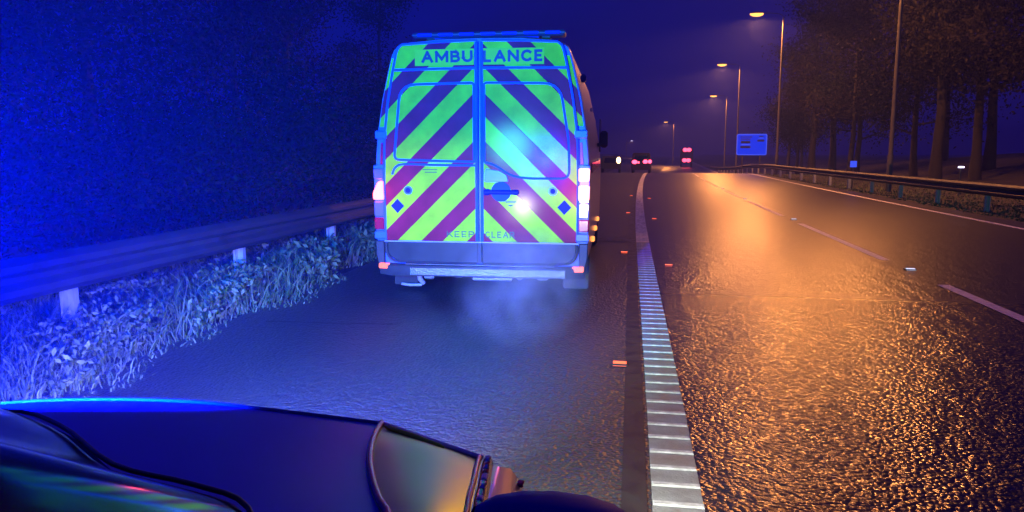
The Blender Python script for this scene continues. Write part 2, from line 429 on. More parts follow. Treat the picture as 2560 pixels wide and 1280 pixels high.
# ------------------------------------------------------------------ road studs
def stud(m, w=.11):
    e = empty('road_stud')
    b = MB(); b.box((0, 0, .008), (w, .10, .016), bev=.005).build('housing', M['black'], e)
    l = MB(); l.add([(-w*.42, -.052, .003), (w*.42, -.052, .003), (w*.42, -.030, .020), (-w*.42, -.030, .020), (-w*.42, .02, .020), (w*.42, .02, .020)],
                    [(0, 1, 2, 3), (3, 2, 5, 4)]); l.build('lens', m, e)
    return e
s_red = stud(M['stud_red']); first = True
for (x, yy, lab) in ((-.08, 5.13, 'red road stud left of the ribbed white line, nearest to the camera'),
                     (-.14, 11.1, 'red road stud left of the ribbed line, second nearest'),
                     (-.16, 18.6, 'red road stud left of the ribbed line, third from the camera'),
                     (-.13, 26.2, 'small red road stud left of the line, fourth from the camera'),
                     (.46, 9.9, 'red road stud right of the ribbed white line, nearest on that side'),
                     (.44, 17.0, 'red road stud right of the ribbed line, second nearest on that side'),
                     (.46, 24.7, 'small red road stud right of the line, third on that side')):
    o = s_red if first else copy_tree(s_red); first = False
    o.location = (x, yy, .001); tag(o, lab, 'road stud', 'red road studs beside the ribbed line')
s_wh = stud(M['stud_white'], .13); first = True
for (x, yy, lab) in ((3.49, 10.06, 'white road stud in the nearest gap of the lane line'),
                     (3.53, 17.4, 'white road stud in the lane line, second from the camera'),
                     (3.53, 25.0, 'white road stud in the lane line, third from the camera'),
                     (3.65, 32.4, 'tiny white road stud far along the lane line')):
    o = s_wh if first else copy_tree(s_wh); first = False
    o.location = (x, yy, .001); tag(o, lab, 'road stud', 'white road studs along the lane line')

# ------------------------------------------------------------------ crash barriers
def beam_profile(zt):   # corrugated beam: (offset towards road, z)
    return [(.0, zt), (.03, zt-.012), (.065, zt-.05), (.065, zt-.095), (.012, zt-.135), (.012, zt-.175), (.065, zt-.215), (.065, zt-.26), (.03, zt-.298), (.0, zt-.31)]
def barrier(name, xf, side, zt, seg, posts, label):
    root = empty(name); tag(root, label, 'crash barrier')
    P = beam_profile(zt)
    for (a, b) in seg:
        mb = MB(); ys = sorted(set([a, b] + [a+(b-a)*k/4 for k in range(5)]))
        rows = [[(xf(y)+side*p[0], y, profv(y)+p[1]) for p in P] for y in ys]
        mb.grid(rows)
        rows2 = [[(xf(y)+side*(p[0]-.006), y, profv(y)+p[1]) for p in P] for y in ys]; mb.grid(rows2)
        mb.build('beam', M['steel'], root, smooth=30, recalc=False)
    pm = MB()   # open channel post: two bright flanges and a web
    pm.box((0, 0, .30), (.10, .006, .78)); pm.box((-.048, -.03, .30), (.026, .055, .78), bev=.004); pm.box((.048, -.03, .30), (.026, .055, .78), bev=.004)
    pm.box((side*.02, .02, .60), (.06, .05, .2))
    p0 = None
    for y in posts:
        o = p0.copy() if p0 else pm.build('post', M['post'], root)
        if p0: col.objects.link(o); o.parent = root
        else: p0 = o
        o.location = (xf(y)-side*.085, y, profv(y)+zt-.75); o.rotation_euler = (0, 0, random.uniform(-.04, .04))
    bm_ = MB()
    return root
barrier('crash_barrier', lambda y: -4.24, 1, .76, [(k*3.2-1.0, k*3.2+2.203) for k in range(0, 19)],
        [2.52+2.53*k for k in range(0, 22)], 'galvanised steel crash barrier on posts along the left grass verge')
barrier('crash_barrier', lambda y: 8.85+bend(y)*.32, -1, .72, [(6+k*4.0, 6+k*4.0+4.003) for k in range(0, 24)],
        [8+3.2*k for k in range(0, 27)], 'long steel crash barrier beyond the right lane, in front of the trees')

# ------------------------------------------------------------------ the ambulance
AW = (-1.516, 7.2); AYAW = R(1.5)
amb = empty('ambulance', (AW[0], AW[1], 0), AYAW)
tag(amb, 'ambulance van seen from behind with yellow and red chevrons and AMBULANCE lettering', 'ambulance')
def outer(z):       # half width of the body at height z
    pts = [(.25, .98), (.40, 1.055), (.65, 1.08), (1.25, 1.083), (1.65, 1.055), (2.0, .995), (2.3, .925), (2.45, .885), (2.53, .83), (2.565, .70), (2.585, .35), (2.59, 0)]
    for (a, b) in zip(pts, pts[1:]):
        if a[0] <= z <= b[0]: return a[1] + (b[1]-a[1])*(z-a[0])/(b[0]-a[0])
    return pts[0][1] if z < .25 else 0
HP = [(.90, .30), (1.05, .36), (1.075, .50), (1.08, .65), (1.084, .95), (1.083, 1.25), (1.072, 1.45), (1.050, 1.68), (.997, 2.0), (.925, 2.3), (.893, 2.42), (.862, 2.49), (.80, 2.535), (.70, 2.56), (.40, 2.583), (0, 2.59)]
prof_full = HP + [(-u, z) for (u, z) in HP[-2::-1]]
def front_top(v):
    if v < 4.3: return 9
    if v < 5.25: return 2.50-(v-4.3)*1.18
    return 1.38-(v-5.25)*.35
body = MB(); rows = []
for v in (0.012, .03, .06, .2, .8, 1.6, 2.4, 3.2, 3.9, 4.3, 4.6, 4.9, 5.25, 5.7, 5.95):
    sc = .985 if v < .02 else (.994 if v < .04 else (1 if v < 5.2 else 1-(v-5.2)*.12))
    ft = front_top(v)
    rows.append([(u*sc, v, min(z if v > .04 else .3+(z-.3)*(.994 if v < .02 else .998), ft - .04*(u/1.08)**2)) for (u, z) in prof_full])
body.grid(rows)
body.add([(p[0], 5.95, p[2]) for p in rows[-1]], [tuple(range(len(prof_full)))])
body.add([(p[0], .012, p[2]) for p in rows[0]], [tuple(range(len(prof_full)))[::-1]], 1)
body.build('body', [M['side_paint'], M['trim_bluelit']], amb, smooth=35)

# rear corner pillars: chevron film strips each side of the doors
def door_edge(z): return min(outer(z)-.115, .968) if z < 1.3 else outer(z) - .115 + .045*min(1, max(0, (z-1.3)/1.1))
for sgn in (-1, 1):
    zs = [1.36, 1.55, 1.63]
    def pillar_strip(za, zb, ua, ub, m, nm, v0=-.004):
        n = 6; L1 = [(sgn*(door_edge(za+(zb-za)*k/n)+ua), za+(zb-za)*k/n) for k in range(n+1)]
        L2 = [(sgn*(outer(za+(zb-za)*k/n)-ub), za+(zb-za)*k/n) for k in range(n+1)]
        ol = L1 + L2[::-1]
        if sgn > 0: ol = ol[::-1]
        b = MB(); b.plate(ol[::-1], v0, .012, .004); return b.build(nm, m, amb)
    pillar_strip(1.74, 2.40, .018, .028, M['chev'], 'pillar_film')
    pillar_strip(1.37, 1.58, .030, .060, M['red_lens'], 'pillar_reflector')
    # hinge boxes
    for hz in (1.66, .66):
        hb = MB(); hb.box((sgn*(outer(hz)-.062), -.018, hz), (.115, .05, .085), bev=.012); hb.build('hinge', M['trim_bluelit'], amb)
# doors
def door(sgn):
    zs_ = [.605+(2.43-.605)*k/14 for k in range(15)]
    edgeL = [(door_edge(z), z) for z in zs_]
    top = [(door_edge(2.43)-.004, 2.455), (door_edge(2.43)-.016, 2.495), (door_edge(2.43)-.05, 2.522), (.6, 2.535), (.3, 2.548), (.022, 2.552)]
    ol = [(.022, .605)] + edgeL + top
    ol = [(sgn*u, z) for (u, z) in ol]
    if sgn < 0: ol = ol[::-1]
    b = MB(); b.plate(ol, -.028, .008, .010)
    return b.build('rear_door', M['chev'], amb)
dl, dr = door(-1), door(1)
def bead(pts, r, parent, name='door_trim', m='trim_bluelit', n=6, closed=False, v=-.030):
    b = MB(); b.tube([(p[0], v, p[1]) for p in pts], r, n, closed=closed); return b.build(name, M[m], parent, smooth=50)
for sgn, d in ((-1, dl), (1, dr)):
    bead([(sgn*.028, 2.295), (sgn*.4, 2.292), (sgn*(door_edge(2.28)+.01), 2.285)], .014, d)          # upper cross line
    bead([(sgn*.026, .61), (sgn*.026, 1.6), (sgn*.026, 2.54)], .017, d, 'seam_strip')
    zz = [.62+(2.44-.62)*k/12 for k in range(13)]
    bead([(sgn*(door_edge(z)+.003), z) for z in zz] + [(sgn*(door_edge(2.44)-.02), 2.50), (sgn*(door_edge(2.44)-.06), 2.527), (sgn*.4, 2.545), (sgn*.03, 2.555)], .012, d, 'edge_seal')
# window outlines
wl_ = rounded([(-.05, 2.155), (-.785, 2.145), (-.862, 1.415), (-.05, 1.395)], [.03, .16, .06, .02])
bead(wl_, .013, dl, closed=True)
bead(smooth_path([(-.04, 1.360), (-.50, 1.365), (-.76, 1.372), (-.85, 1.34), (-.885, 1.27)], 4), .012, dl)
wr = rounded([(.05, 2.155), (.785, 2.140), (.875, 1.60), (.885, 1.235), (.46, 1.235), (.30, 1.265), (.16, 1.365), (.05, 1.392)], [.03, .16, .05, .08, .12, .10, .10, .02])
bead(wr, .012, dr, closed=True)
# header panel with lettering
for sgn, d in ((-1, dl), (1, dr)):
    ol = [(sgn*.046, 2.325), (sgn*.632, 2.322), (sgn*.632, 2.475), (sgn*.046, 2.478)]
    if sgn < 0: ol = ol[::-1]
    b = MB(); b.plate(ol, -.033, -.0285); b.build('header_panel', M['hivis_flat'], d)
def arc(cx, cy, rx, ry, a0, a1, n=9):
    return [(cx+rx*math.cos(R(a0+(a1-a0)*k/n)), cy+ry*math.sin(R(a0+(a1-a0)*k/n))) for k in range(n+1)]
GLYPH = {   # strokes in a unit box, x 0..1, y 0..1
    'A': [[(0, 0), (.5, 1)], [(.5, 1), (1, 0)], [(.2, .34), (.8, .34)]],
    'M': [[(0, 0), (0, 1)], [(0, 1), (.5, .22)], [(.5, .22), (1, 1)], [(1, 1), (1, 0)]],
    'B': [[(0, 0), (0, 1)], [(0, 1), (.55, 1)] + arc(.55, .76, .35, .24, 90, -90) + [(0, .52)], [(.55, .52)] + arc(.58, .26, .42, .26, 90, -90) + [(0, 0)]],
    'U': [[(0, 1), (0, .4)] + arc(.5, .4, .5, .4, 180, 360) + [(1, 1)]],
    'L': [[(0, 1), (0, 0), (.9, 0)]],
    'N': [[(0, 0), (0, 1)], [(0, 1), (1, 0)], [(1, 0), (1, 1)]],
    'C': [arc(.55, .5, .55, .5, 48, 312, 14)],
    'E': [[(.9, 1), (0, 1), (0, 0), (.9, 0)], [(0, .5), (.75, .5)]],
    'K': [[(0, 0), (0, 1)], [(.95, 1), (.05, .42)], [(.35, .6), (1, 0)]],
    'P': [[(0, 0), (0, 1), (.6, 1)] + arc(.6, .74, .38, .26, 90, -90) + [(0, .48)]],
    'R': [[(0, 0), (0, 1), (.6, 1)] + arc(.6, .74, .38, .26, 90, -90) + [(0, .48)], [(.5, .48), (1, 0)]],
}
def lettering(txt, us, zb, height, v, sw, m, parent):
    """flat printed capitals; us = [(left, right)] of each letter"""
    for k, (ch, (ua, ub)) in enumerate(zip(txt, us)):
        b = MB(); h = sw/2
        for q, st in enumerate(GLYPH[ch]):
            P = [Vector((ua+h+(ub-ua-sw)*x, zb+h+(height-sw)*y)) for (x, y) in st]
            k_ = len(P); L1, L2 = [], []
            for i in range(k_):
                d1 = (P[i]-P[i-1]).normalized() if i else (P[1]-P[0]).normalized()
                d2 = (P[i+1]-P[i]).normalized() if i < k_-1 else d1
                t = (d1+d2).normalized(); n_ = Vector((-t.y, t.x)); w_ = h/max(.5, abs(n_.dot(Vector((-d1.y, d1.x)))))
                e_ = Vector((0, 0))
                if i == 0: e_ = -d1*h*.9
                if i == k_-1: e_ = d1*h*.9
                L1.append(P[i]+n_*w_+e_); L2.append(P[i]-n_*w_+e_)
            vv = v - .0002*q
            b.grid([[(p.x, vv, p.y) for p in L1], [(p.x, vv, p.y) for p in L2]])
        b.build('letter', M[m], parent, recalc=False)
def spread(u0, u1, ws, gap):
    tot = sum(ws)+gap*(len(ws)-1); out = []; x = u0
    for w in ws:
        out.append((x, x+w*(u1-u0)/tot)); x += (w+gap)*(u1-u0)/tot
    return out
lettering('AMBU', spread(-.565, -.058, [1, 1.12, .82, .9], .17), 2.350, .112, -.0355, .026, 'ink', dl)
lettering('LANCE', spread(.044, .622, [.72, 1, .92, .92, .72], .17), 2.347, .112, -.0355, .026, 'ink', dr)
lettering('KEEP', spread(-.335, -.055, [.9, .8, .8, .85], .25), .648, .062, -.0305, .010, 'ink_green', dl)
lettering('CLEAR', spread(.055, .350, [.9, .8, .8, .95, .9], .25), .648, .062, -.0305, .010, 'ink_green', dr)
for (u, z, w, d) in ((-.50, 1.318, .15, dl), (-.49, 1.293, .12, dl), (.30, 1.012, .13, dr), (.31, 1.0, .10, dr)):
    b = MB(); b.box((u, -.0295, z), (w, .002, .008)); b.build('small_print', M['ink_green'], d)
b = MB(); b.plate([(.275, .978), (.345, .978), (.31, .958)][::-1], -.0305, -.0285); b.build('small_mark', M['ink_green'], dr)
for sgn, d in ((-1, dl), (1, dr)):
    b = MB(); b.disc((sgn*.725, -.034, 1.112), .042, (0, 1, 0), .006, 20); b.build('button_ring', M['trim_bluelit'], d, smooth=40)
    b = MB(); b.disc((sgn*.725, -.040, 1.112), .026, (0, 1, 0), .008, 18); b.build('button', M['dark_blue'], d, smooth=40)
    b = MB(); k = .072
    ol = [(sgn*.838, .955-k), (sgn*.838+k*.95, .955), (sgn*.838, .955+k), (sgn*.838-k*.95, .955)]
    b.plate(ol, -.0325, -.0285, .002); b.build('diamond_plate', M['dark_blue'], d)
# handle on the right door: cup, bar, lock block
b = MB(); b.disc((.215, -.034, 1.105), .098, (0, 1, 0), .008, 28)
M['cup'] = mat('handle_cup_blue', (.02, .09, .55), .6, spec=.2)
b.build('handle_cup', M['cup'], dr, smooth=40)
b = MB(); b.box((.215, -.055, 1.10), (.33, .035, .042), bev=.012); b.box((.075, -.042, 1.10), (.06, .03, .06), bev=.01); b.box((.36, -.042, 1.10), (.06, .03, .05), bev=.01)
b.build('handle', M['dark_blue'], dr, smooth=30)
b = MB(); b.plate(rounded([(.05, 1.20), (.29, 1.20), (.27, 1.27), (.20, 1.31), (.06, 1.33)], .02), -.038, -.0285, .004)
b.build('latch_recess', M['trim_bluelit'], dr, smooth=30)
# lower grey door skirts with the U-shaped lip
for sgn in (-1, 1):
    ol = rounded([(sgn*.022, .388), (sgn*.86, .396), (sgn*.955, .46), (sgn*.955, .592), (sgn*.022, .592)], [0, .08, .08, 0, 0])
    if sgn < 0: ol = ol[::-1]
    b = MB(); b.plate(ol, -.018, .02, .006); sk = b.build('lower_panel', M['grey_panel'], amb)
    bead(smooth_path([(sgn*.03, .384), (sgn*.5, .386), (sgn*.84, .394), (sgn*.93, .43), (sgn*.965, .50), (sgn*.968, .585)], 4), .013, sk, 'panel_lip', 'bumper', v=-.022)
b = MB(); b.box((0, -.030, .492), (.036, .02, .20), bev=.005); b.build('centre_rib', M['bumper'], amb)
b = MB(); b.box((0, -.026, .600), (1.96, .028, .012)); b.build('sill_strip', M['paint'], amb)
# corner panels either side of the skirts
for sgn in (-1, 1):
    ol = [(sgn*.985, .26), (sgn*1.045, .33), (sgn*1.072, .45), (sgn*1.074, .60), (sgn*.985, .60)]
    if sgn < 0: ol = ol[::-1]
    b = MB(); b.plate(ol, -.03, .03, .012); b.build('corner_panel', M['bumper'], amb, smooth=30)
# bumper, step plate, reflectors
bp_ = MB()
pr = [(-.03, .375), (-.075, .372), (-.095, .355), (-.10, .30), (-.085, .255), (-.02, .245)]
xs_ = [-1.05, -1.02, -.9, -.5, 0, .5, .9, 1.02, 1.05]
rows = []
for x in xs_:
    k = .10*max(0, (abs(x)-.9)/.15)**1.6
    rows.append([(x, q[0]+k, q[1]) for q in pr])
bp_.grid(rows); bumper = bp_.build('bumper', M['bumper'], amb, smooth=40)
b = MB(); b.box((.0, -.065, .378), (1.50, .075, .012), bev=.004); b.build('step_top', M['tread'], bumper)
b = MB(); b.plate([(-.70, .268), (.86, .268), (.86, .345), (-.70, .345)], -.112, -.09, .006); b.build('step_plate', M['tread'], bumper)
for z in (.360, .352):
    b = MB(); b.box((.02, -.098, z), (1.66, .008, .005)); b.build('step_groove', M['black'], bumper)
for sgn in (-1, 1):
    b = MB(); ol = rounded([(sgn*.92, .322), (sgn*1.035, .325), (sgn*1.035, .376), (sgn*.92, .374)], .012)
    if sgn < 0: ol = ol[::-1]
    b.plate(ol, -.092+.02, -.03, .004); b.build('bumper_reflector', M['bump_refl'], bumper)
# tail light clusters
for sgn in (-1, 1):
    hous = MB(); ol = [(sgn*.968, .70), (sgn*1.072, .70), (sgn*1.082, 1.36), (sgn*.968, 1.37)]
    if sgn < 0: ol = ol[::-1]
    hous.plate(ol, -.02, .02, .006); tl = hous.build('tail_light', M['trim_bluelit'], amb)
    def lens(z0, z1, nm, m, d=.0, ub=0):
        b = MB(); ol = rounded([(sgn*(.975+ub), z0), (sgn*1.078, z0), (sgn*1.082, z1), (sgn*(.975), z1)], .022)
        if sgn < 0: ol = ol[::-1]
        b.plate(ol, -.046-d, -.018, .012); return b.build(nm, M[m], tl, smooth=40)
    if sgn > 0:
        lens(1.205, 1.335, 'indicator_lens', 'tail_hot', .01); lens(1.020, 1.170, 'brake_lens', 'tail_hot', .01)
    else:
        b = MB(); ol = rounded([(-.975, 1.018), (-1.085, 1.018), (-1.085, 1.09), (-1.03, 1.20), (-.985, 1.205)], .02)[::-1]
        b.plate(ol, -.056, -.018, .012); b.build('brake_lens', M['tail'], tl, smooth=40)
        lens(1.22, 1.33, 'indicator_lens', 'clear_lens')
    lens(.845, 1.0, 'reverse_lens', 'clear_lens')
    lens(.715, .838, 'fog_lens', 'red_lens')
# side markers down the right and left flanks, wheel arches, mirrors
for sgn in (-1, 1):
    for (v, z) in ((1.0, .535), (2.05, .552), (3.15, .572)):
        b = MB(); b.box((sgn*1.085, v, z), (.05, .09, .055), bev=.01); b.build('side_marker', M['marker'], amb)
    b = MB(); b.box((sgn*1.15, 3.7, 1.68), (.11, .10, .24), bev=.03); b.box((sgn*1.08, 3.74, 1.60), (.10, .05, .05)); b.build('door_mirror', M['pole'], amb, smooth=40)
    b = MB(); b.box((sgn*.955, 1.2, 2.30), (.06, .14, .09), bev=.02); b.build('side_lamp', M['light_bar'], amb)
    b = MB(); b.box((sgn*1.052, 1.1, 1.95), (.03, .06, .04), bev=.006); b.build('side_repeater', M['refl_white'], amb)
    b = MB(); b.box((sgn*1.086, 2.4, 1.33), (.010, 3.9, .10)); b.build('side_stripe', M['red_lens'], amb)
    b = MB(); b.box((sgn*1.075, 4.75, 1.75), (.012, .8, .5)); b.build('cab_window', M['glass_dark'], amb)
def wheel(parent, x, yv, r=.35, w=.24):
    e = MB(); n = 28; rows = []
    for (dx, rr) in ((-w/2, r*.62), (-w/2, r*.92), (-w*.38, r), (w*.38, r), (w/2, r*.92), (w/2, r*.62)):
        rows.append([(x+dx, yv+rr*math.cos(2*math.pi*k/n), r+rr*math.sin(2*math.pi*k/n)) for k in range(n+1)])
    e.grid(rows); t = e.build('wheel', M['rubber'], parent, smooth=40)
    q = MB(); q.disc((x-w*.36, yv, r), r*.62, (1, 0, 0), w*.72, 24); q.build('rim', M['rim'], t, smooth=40)
    return t
for sgn in (-1, 1):
    wheel(amb, sgn*.93, .95); wheel(amb, sgn*.93, 4.9)
    b = MB(); b.box((sgn*.93, .56, .22), (.26, .012, .34)); b.box((sgn*.80, .55, .24), (.02, .03, .34)); b.build('mud_flap', M['black'], amb)
b = MB(); b.tube([(-.72, .3, .27), (-.72, .34, .16), (-.70, .4, .10)], .028, 8); b.tube([(-.95, .45, .075), (-.85, .42, .07), (-.72, .42, .075)], .016, 8)
b.tube([(-1.0, .3, .262), (-.85, .25, .258), (-.72, .28, .262)], .014, 8); b.build('spring_hanger', M['post'], amb, smooth=50)
b = MB(); b.box((.12, .05, .228), (.40, .10, .05), bev=.015); b.box((-.55, .1, .225), (.10, .06, .06), bev=.015); b.box((-.25, .12, .235), (.08, .05, .04), bev=.01); b.box((.62, .1, .225), (.10, .06, .03), bev=.01)
b.build('tow_bar', M['tread'], amb)
b = MB(); b.tube([(.36, .9, .27), (.36, .3, .25), (.38, .12, .23)], .032, 12); b.build('exhaust_pipe', M['rim'], amb, smooth=50)
b = MB(); b.box((0, 2.9, .42), (1.6, 5.6, .26)); b.build('chassis', M['black'], amb)
# roof light bar
lb = MB(); lb.box((.04, .34, 2.655), (1.54, .20, .055), bev=.02); bar = lb.build('light_bar', M['light_bar_dark'], amb, smooth=40)
for k in range(7):
    b = MB(); b.box((-.60+.215*k, .245, 2.657), (.15, .035, .034), bev=.008); b.build('beacon_lens', M['light_bar'], bar)
b = MB(); b.box((.03, .26, 2.612), (1.05, .05, .022), bev=.006); b.build('lower_lens', M['light_bar'], bar)
for x in (-.55, .62):
    b = MB(); b.box((x, .34, 2.60), (.08, .10, .06)); b.build('bar_foot', M['black'], bar)

def lamp(name, kind, loc, power, colr, parent=None, radius=.05, aim=None, size=None, blend=.3, scl=None):
    d = bpy.data.lights.new(name, kind); d.energy = power; d.color = colr
    d.shadow_soft_size = radius
    o = bpy.data.objects.new(name, d); col.objects.link(o); o.location = loc
    if aim is not None:
        o.rotation_euler = Vector(aim).to_track_quat('-Z', 'Y').to_euler()
    if size: d.spot_size = R(size); d.spot_blend = blend
    if scl: o.scale = scl
    if parent: o.parent = parent
    return o
lamp('tail_glow', 'POINT', (-1.03, -.30, 1.10), 3, (1, .05, .10), amb, .05)
lamp('brake_glow', 'POINT', (1.03, -.30, 1.17), 6, (1, .10, .18), amb, .06)

# ------------------------------------------------------------------ exhaust vapour behind the van
def smoke():
    m = bpy.data.materials.new('exhaust_vapour'); m.use_nodes = True
    N, L = nodes_of(m)
    for n in list(N): N.remove(n)
    out = N.new("ShaderNodeOutputMaterial"); pv = N.new("ShaderNodeVolumePrincipled")
    pv.inputs["Color"].default_value = (.9, .92, 1, 1)
    tc = N.new("ShaderNodeTexCoord"); nz = N.new("ShaderNodeTexNoise"); nz.inputs["Scale"].default_value = 4.2; nz.inputs["Detail"].default_value = 4
    nz.inputs["Distortion"].default_value = .6
    L.new(tc.outputs["Object"], nz.inputs["Vector"])
    gr = N.new("ShaderNodeTexGradient"); gr.gradient_type = 'SPHERICAL'
    mp = N.new("ShaderNodeMapping"); mp.vector_type = 'TEXTURE'; mp.inputs["Scale"].default_value = (.58, 1.30, .46); mp.inputs["Location"].default_value = (.02, .05, -.02)
    L.new(tc.outputs["Object"], mp.inputs[0]); L.new(mp.outputs[0], gr.inputs[0])
    mr = N.new("ShaderNodeMapRange"); mr.inputs[1].default_value = .38; mr.inputs[2].default_value = .85; mr.inputs[3].default_value = 0; mr.inputs[4].default_value = 1
    L.new(nz.outputs[0], mr.inputs[0])
    mu = N.new("ShaderNodeMath"); mu.operation = 'MULTIPLY'; L.new(mr.outputs[0], mu.inputs[0]); L.new(gr.outputs[1], mu.inputs[1])
    m2 = N.new("ShaderNodeMath"); m2.operation = 'MULTIPLY'; m2.inputs[1].default_value = 1.5; L.new(mu.outputs[0], m2.inputs[0])
    L.new(m2.outputs[0], pv.inputs["Density"]); L.new(pv.outputs[0], out.inputs["Volume"])
    b = MB(); b.box((0, 0, 0), (1.2, 2.6, .92))
    o = b.build('exhaust_smoke', m); o.location = (-.86, 5.72, .47); o["kind"] = 'stuff'
    tag(o, 'pale exhaust vapour drifting over the road below the bumper', 'smoke')
smoke()

# ------------------------------------------------------------------ the response car in the foreground
car = empty('response_car', (-1.15, .9, 0))
tag(car, 'dark response car bonnet with a wing panel painted with a yellow reflection, lower left beside the camera', 'car')
CO = Vector((-1.15, .9, 0))
def cl(p): return tuple(Vector(p) - CO)
def interp(path, t):
    k = len(path)-1; f = min(max(t, 0), 1)*k; i = min(int(f), k-1); u = f-i
    return Vector(path[i])*(1-u) + Vector(path[i+1])*u
front = smooth_path([(-2.08, 1.42, .77), (-1.92, 1.58, .785), (-1.67, 1.70, .80), (-1.44, 1.755, .803), (-1.18, 1.78, .802), (-.92, 1.76, .80), (-.63, 1.725, .797)], 5)
back = smooth_path([(-1.92, .80, .95), (-1.75, .92, .97), (-1.50, 1.08, .985), (-1.20, 1.16, .99), (-1.0, 1.12, .985), (-.75, .98, .96), (-.335, .80, .925)], 5)
seam = smooth_path([(-.63, 1.725, .797), (-.587, 1.549, .828), (-.538, 1.392, .850), (-.486, 1.265, .868), (-.433, 1.153, .885), (-.375, 1.039, .90), (-.335, .80, .925)], 5)
M['lip'] = mat('bonnet_glint_grey', (.16, .18, .24), .6)  # pale grey strip that paints the highlight along the bonnet edge
NS, NT = 30, 14
rows = []
for j in range(NT+1):
    t = j/NT; row = []
    for i in range(NS+1):
        s = i/NS; p = interp(front, s)*(1-t) + interp(back, s)*t
        # crown of the bonnet, pulled on to the seam on its right edge
        p.z += .004*math.sin(math.pi*t)
        if s > .8:
            w_ = (s-.8)/.2; w_ = w_*w_*(3-2*w_); p = p*(1-w_) + interp(seam, t)*w_ + (Vector((p.x, p.y, p.z)) - interp(seam, t))*0
        row.append(cl(p))
    rows.append(row)
b = MB(); b.grid(rows)
bonnet = b.build('bonnet', M['car_paint'], car, smooth=60)
b = MB(); b.tube([cl(Vector(p)+Vector((0, .004, .002))) for p in front], .0055, 8); b.build('bonnet_edge_glint', M['lip'], bonnet, smooth=60)
# nose below the bonnet
rows = [[cl(p) for p in front], [cl(p+Vector((0, .05, -.06))) for p in front], [cl(p+Vector((0, .07, -.22))) for p in front], [cl(p+Vector((0, .05, -.55))) for p in front]]
b = MB(); b.grid(rows); b.build('nose', M['car_paint'], car, smooth=60)
# wing, its yellow and orange standing in for the ambulance's reflection
wf = smooth_path([(-.63, 1.725, .797), (-.56, 1.68, .80), (-.44, 1.61, .80), (-.326, 1.552, .797)], 5)
wo = smooth_path([(-.326, 1.552, .797), (-.313, 1.46, .812), (-.300, 1.38, .825), (-.285, 1.27, .842), (-.266, 1.133, .86), (-.25, .80, .89)], 5)
rows = []
for j in range(17):
    t = j/16; a, c = interp(seam, t), interp(wo, t); row = []
    for i in range(13):
        s = i/12; p = a*(1-s)+c*s
        if t < 1e-6: p = interp(wf, s)
        p.z += .022*math.sin(math.pi*s)*min(1, t*5)
        row.append(cl(p))
    rows.append(row)
b = MB(); b.grid(rows); wing = b.build('wing', M['car_yellow'], car, smooth=60)
def ribbon(path, off, w, name, m, parent, lift=.003):
    rows = [[cl(Vector(p)+Vector(off)+Vector((0, 0, lift))) for p in path], [cl(Vector(p)+Vector(off)+Vector((w, 0, lift+.004*0))) for p in path]]
    bb = MB(); bb.grid(rows); return bb.build(name, M[m], parent, smooth=60)
b = MB(); b.tube([cl(Vector(p)+Vector((.008, 0, .006))) for p in seam], .007, 8); b.build('edge_band', M['car_orange'], wing, smooth=60)
b = MB(); b.tube([cl(Vector(p)+Vector((-.006, 0, .006))) for p in wo], .0055, 8); b.build('edge_band', M['car_orange'], wing, smooth=60)
b = MB(); b.tube([cl(Vector(p)+Vector((0, .004, .004))) for p in wf], .0055, 8); b.build('wing_edge_glint', M['refl_white'], wing, smooth=60)  # white strip standing in for headlight spill on the wing edge
hv = MB(); q = [Vector(wf[3]), Vector(wf[7]), Vector(wf[11])]
hv.tube([cl(p+Vector((-.004, -.022, .012))) for p in smooth_path(q, 4)], [.002]+[.006]*3+[.007]*2+[.005]*2+[.002], 8); hv.build('yellow_glint', M['hivis_flat'], wing, smooth=60)  # painted glint of the chevrons
# headlight strip with bright details, then the flank and arch
hl = MB(); hpath = [Vector(p)+Vector((.014, -.005, -.004)) for p in wo[:18]]
hl.tube([cl(p) for p in hpath], .013, 8); head = hl.build('headlight', M['glass_dark'], car, smooth=60)
for i, mm in ((0, 'refl_white'), (1, 'chrome'), (3, 'red_lens'), (4, 'chrome'), (6, 'red_lens'), (8, 'refl_white'), (9, 'refl_white'), (12, 'chrome'), (15, 'refl_white')):
    b = MB(); p = hpath[i]; b.box(cl(p+Vector((.002, -.004, .013))), (.012, .016, .008), bev=.003); b.build('lamp_detail', M[mm], head)
f1 = [Vector(p)+Vector((.026, 0, -.012)) for p in wo]
f2 = [Vector(p)+Vector((.062, .012-.02*k/len(wo), -.020)) for k, p in enumerate(wo)]
f3 = [Vector(p)+Vector((.088, .0-.03*k/len(wo), -.045)) for k, p in enumerate(wo)]
f4 = [Vector(p)+Vector((.105, -.02, -.12)) for p in wo]
f5 = [Vector(p)+Vector((.09, -.03, -.5)) for p in wo]
b = MB(); b.grid([[cl(p) for p in f] for f in (f1, f2, f3, f4, f5)])
M['flank'] = mat('flank_silver', (.30, .26, .25), .38, metal=.3, coat=.5)
flank = b.build('flank', M['flank'], car, smooth=60)
for p in (f3[2]+Vector((0, 0, .006)), f3[7]+Vector((.0, 0, .006))):
    b = MB(); b.box(cl(p), (.016, .022, .010), bev=.003); b.build('side_reflector', M['red_lens'], flank)
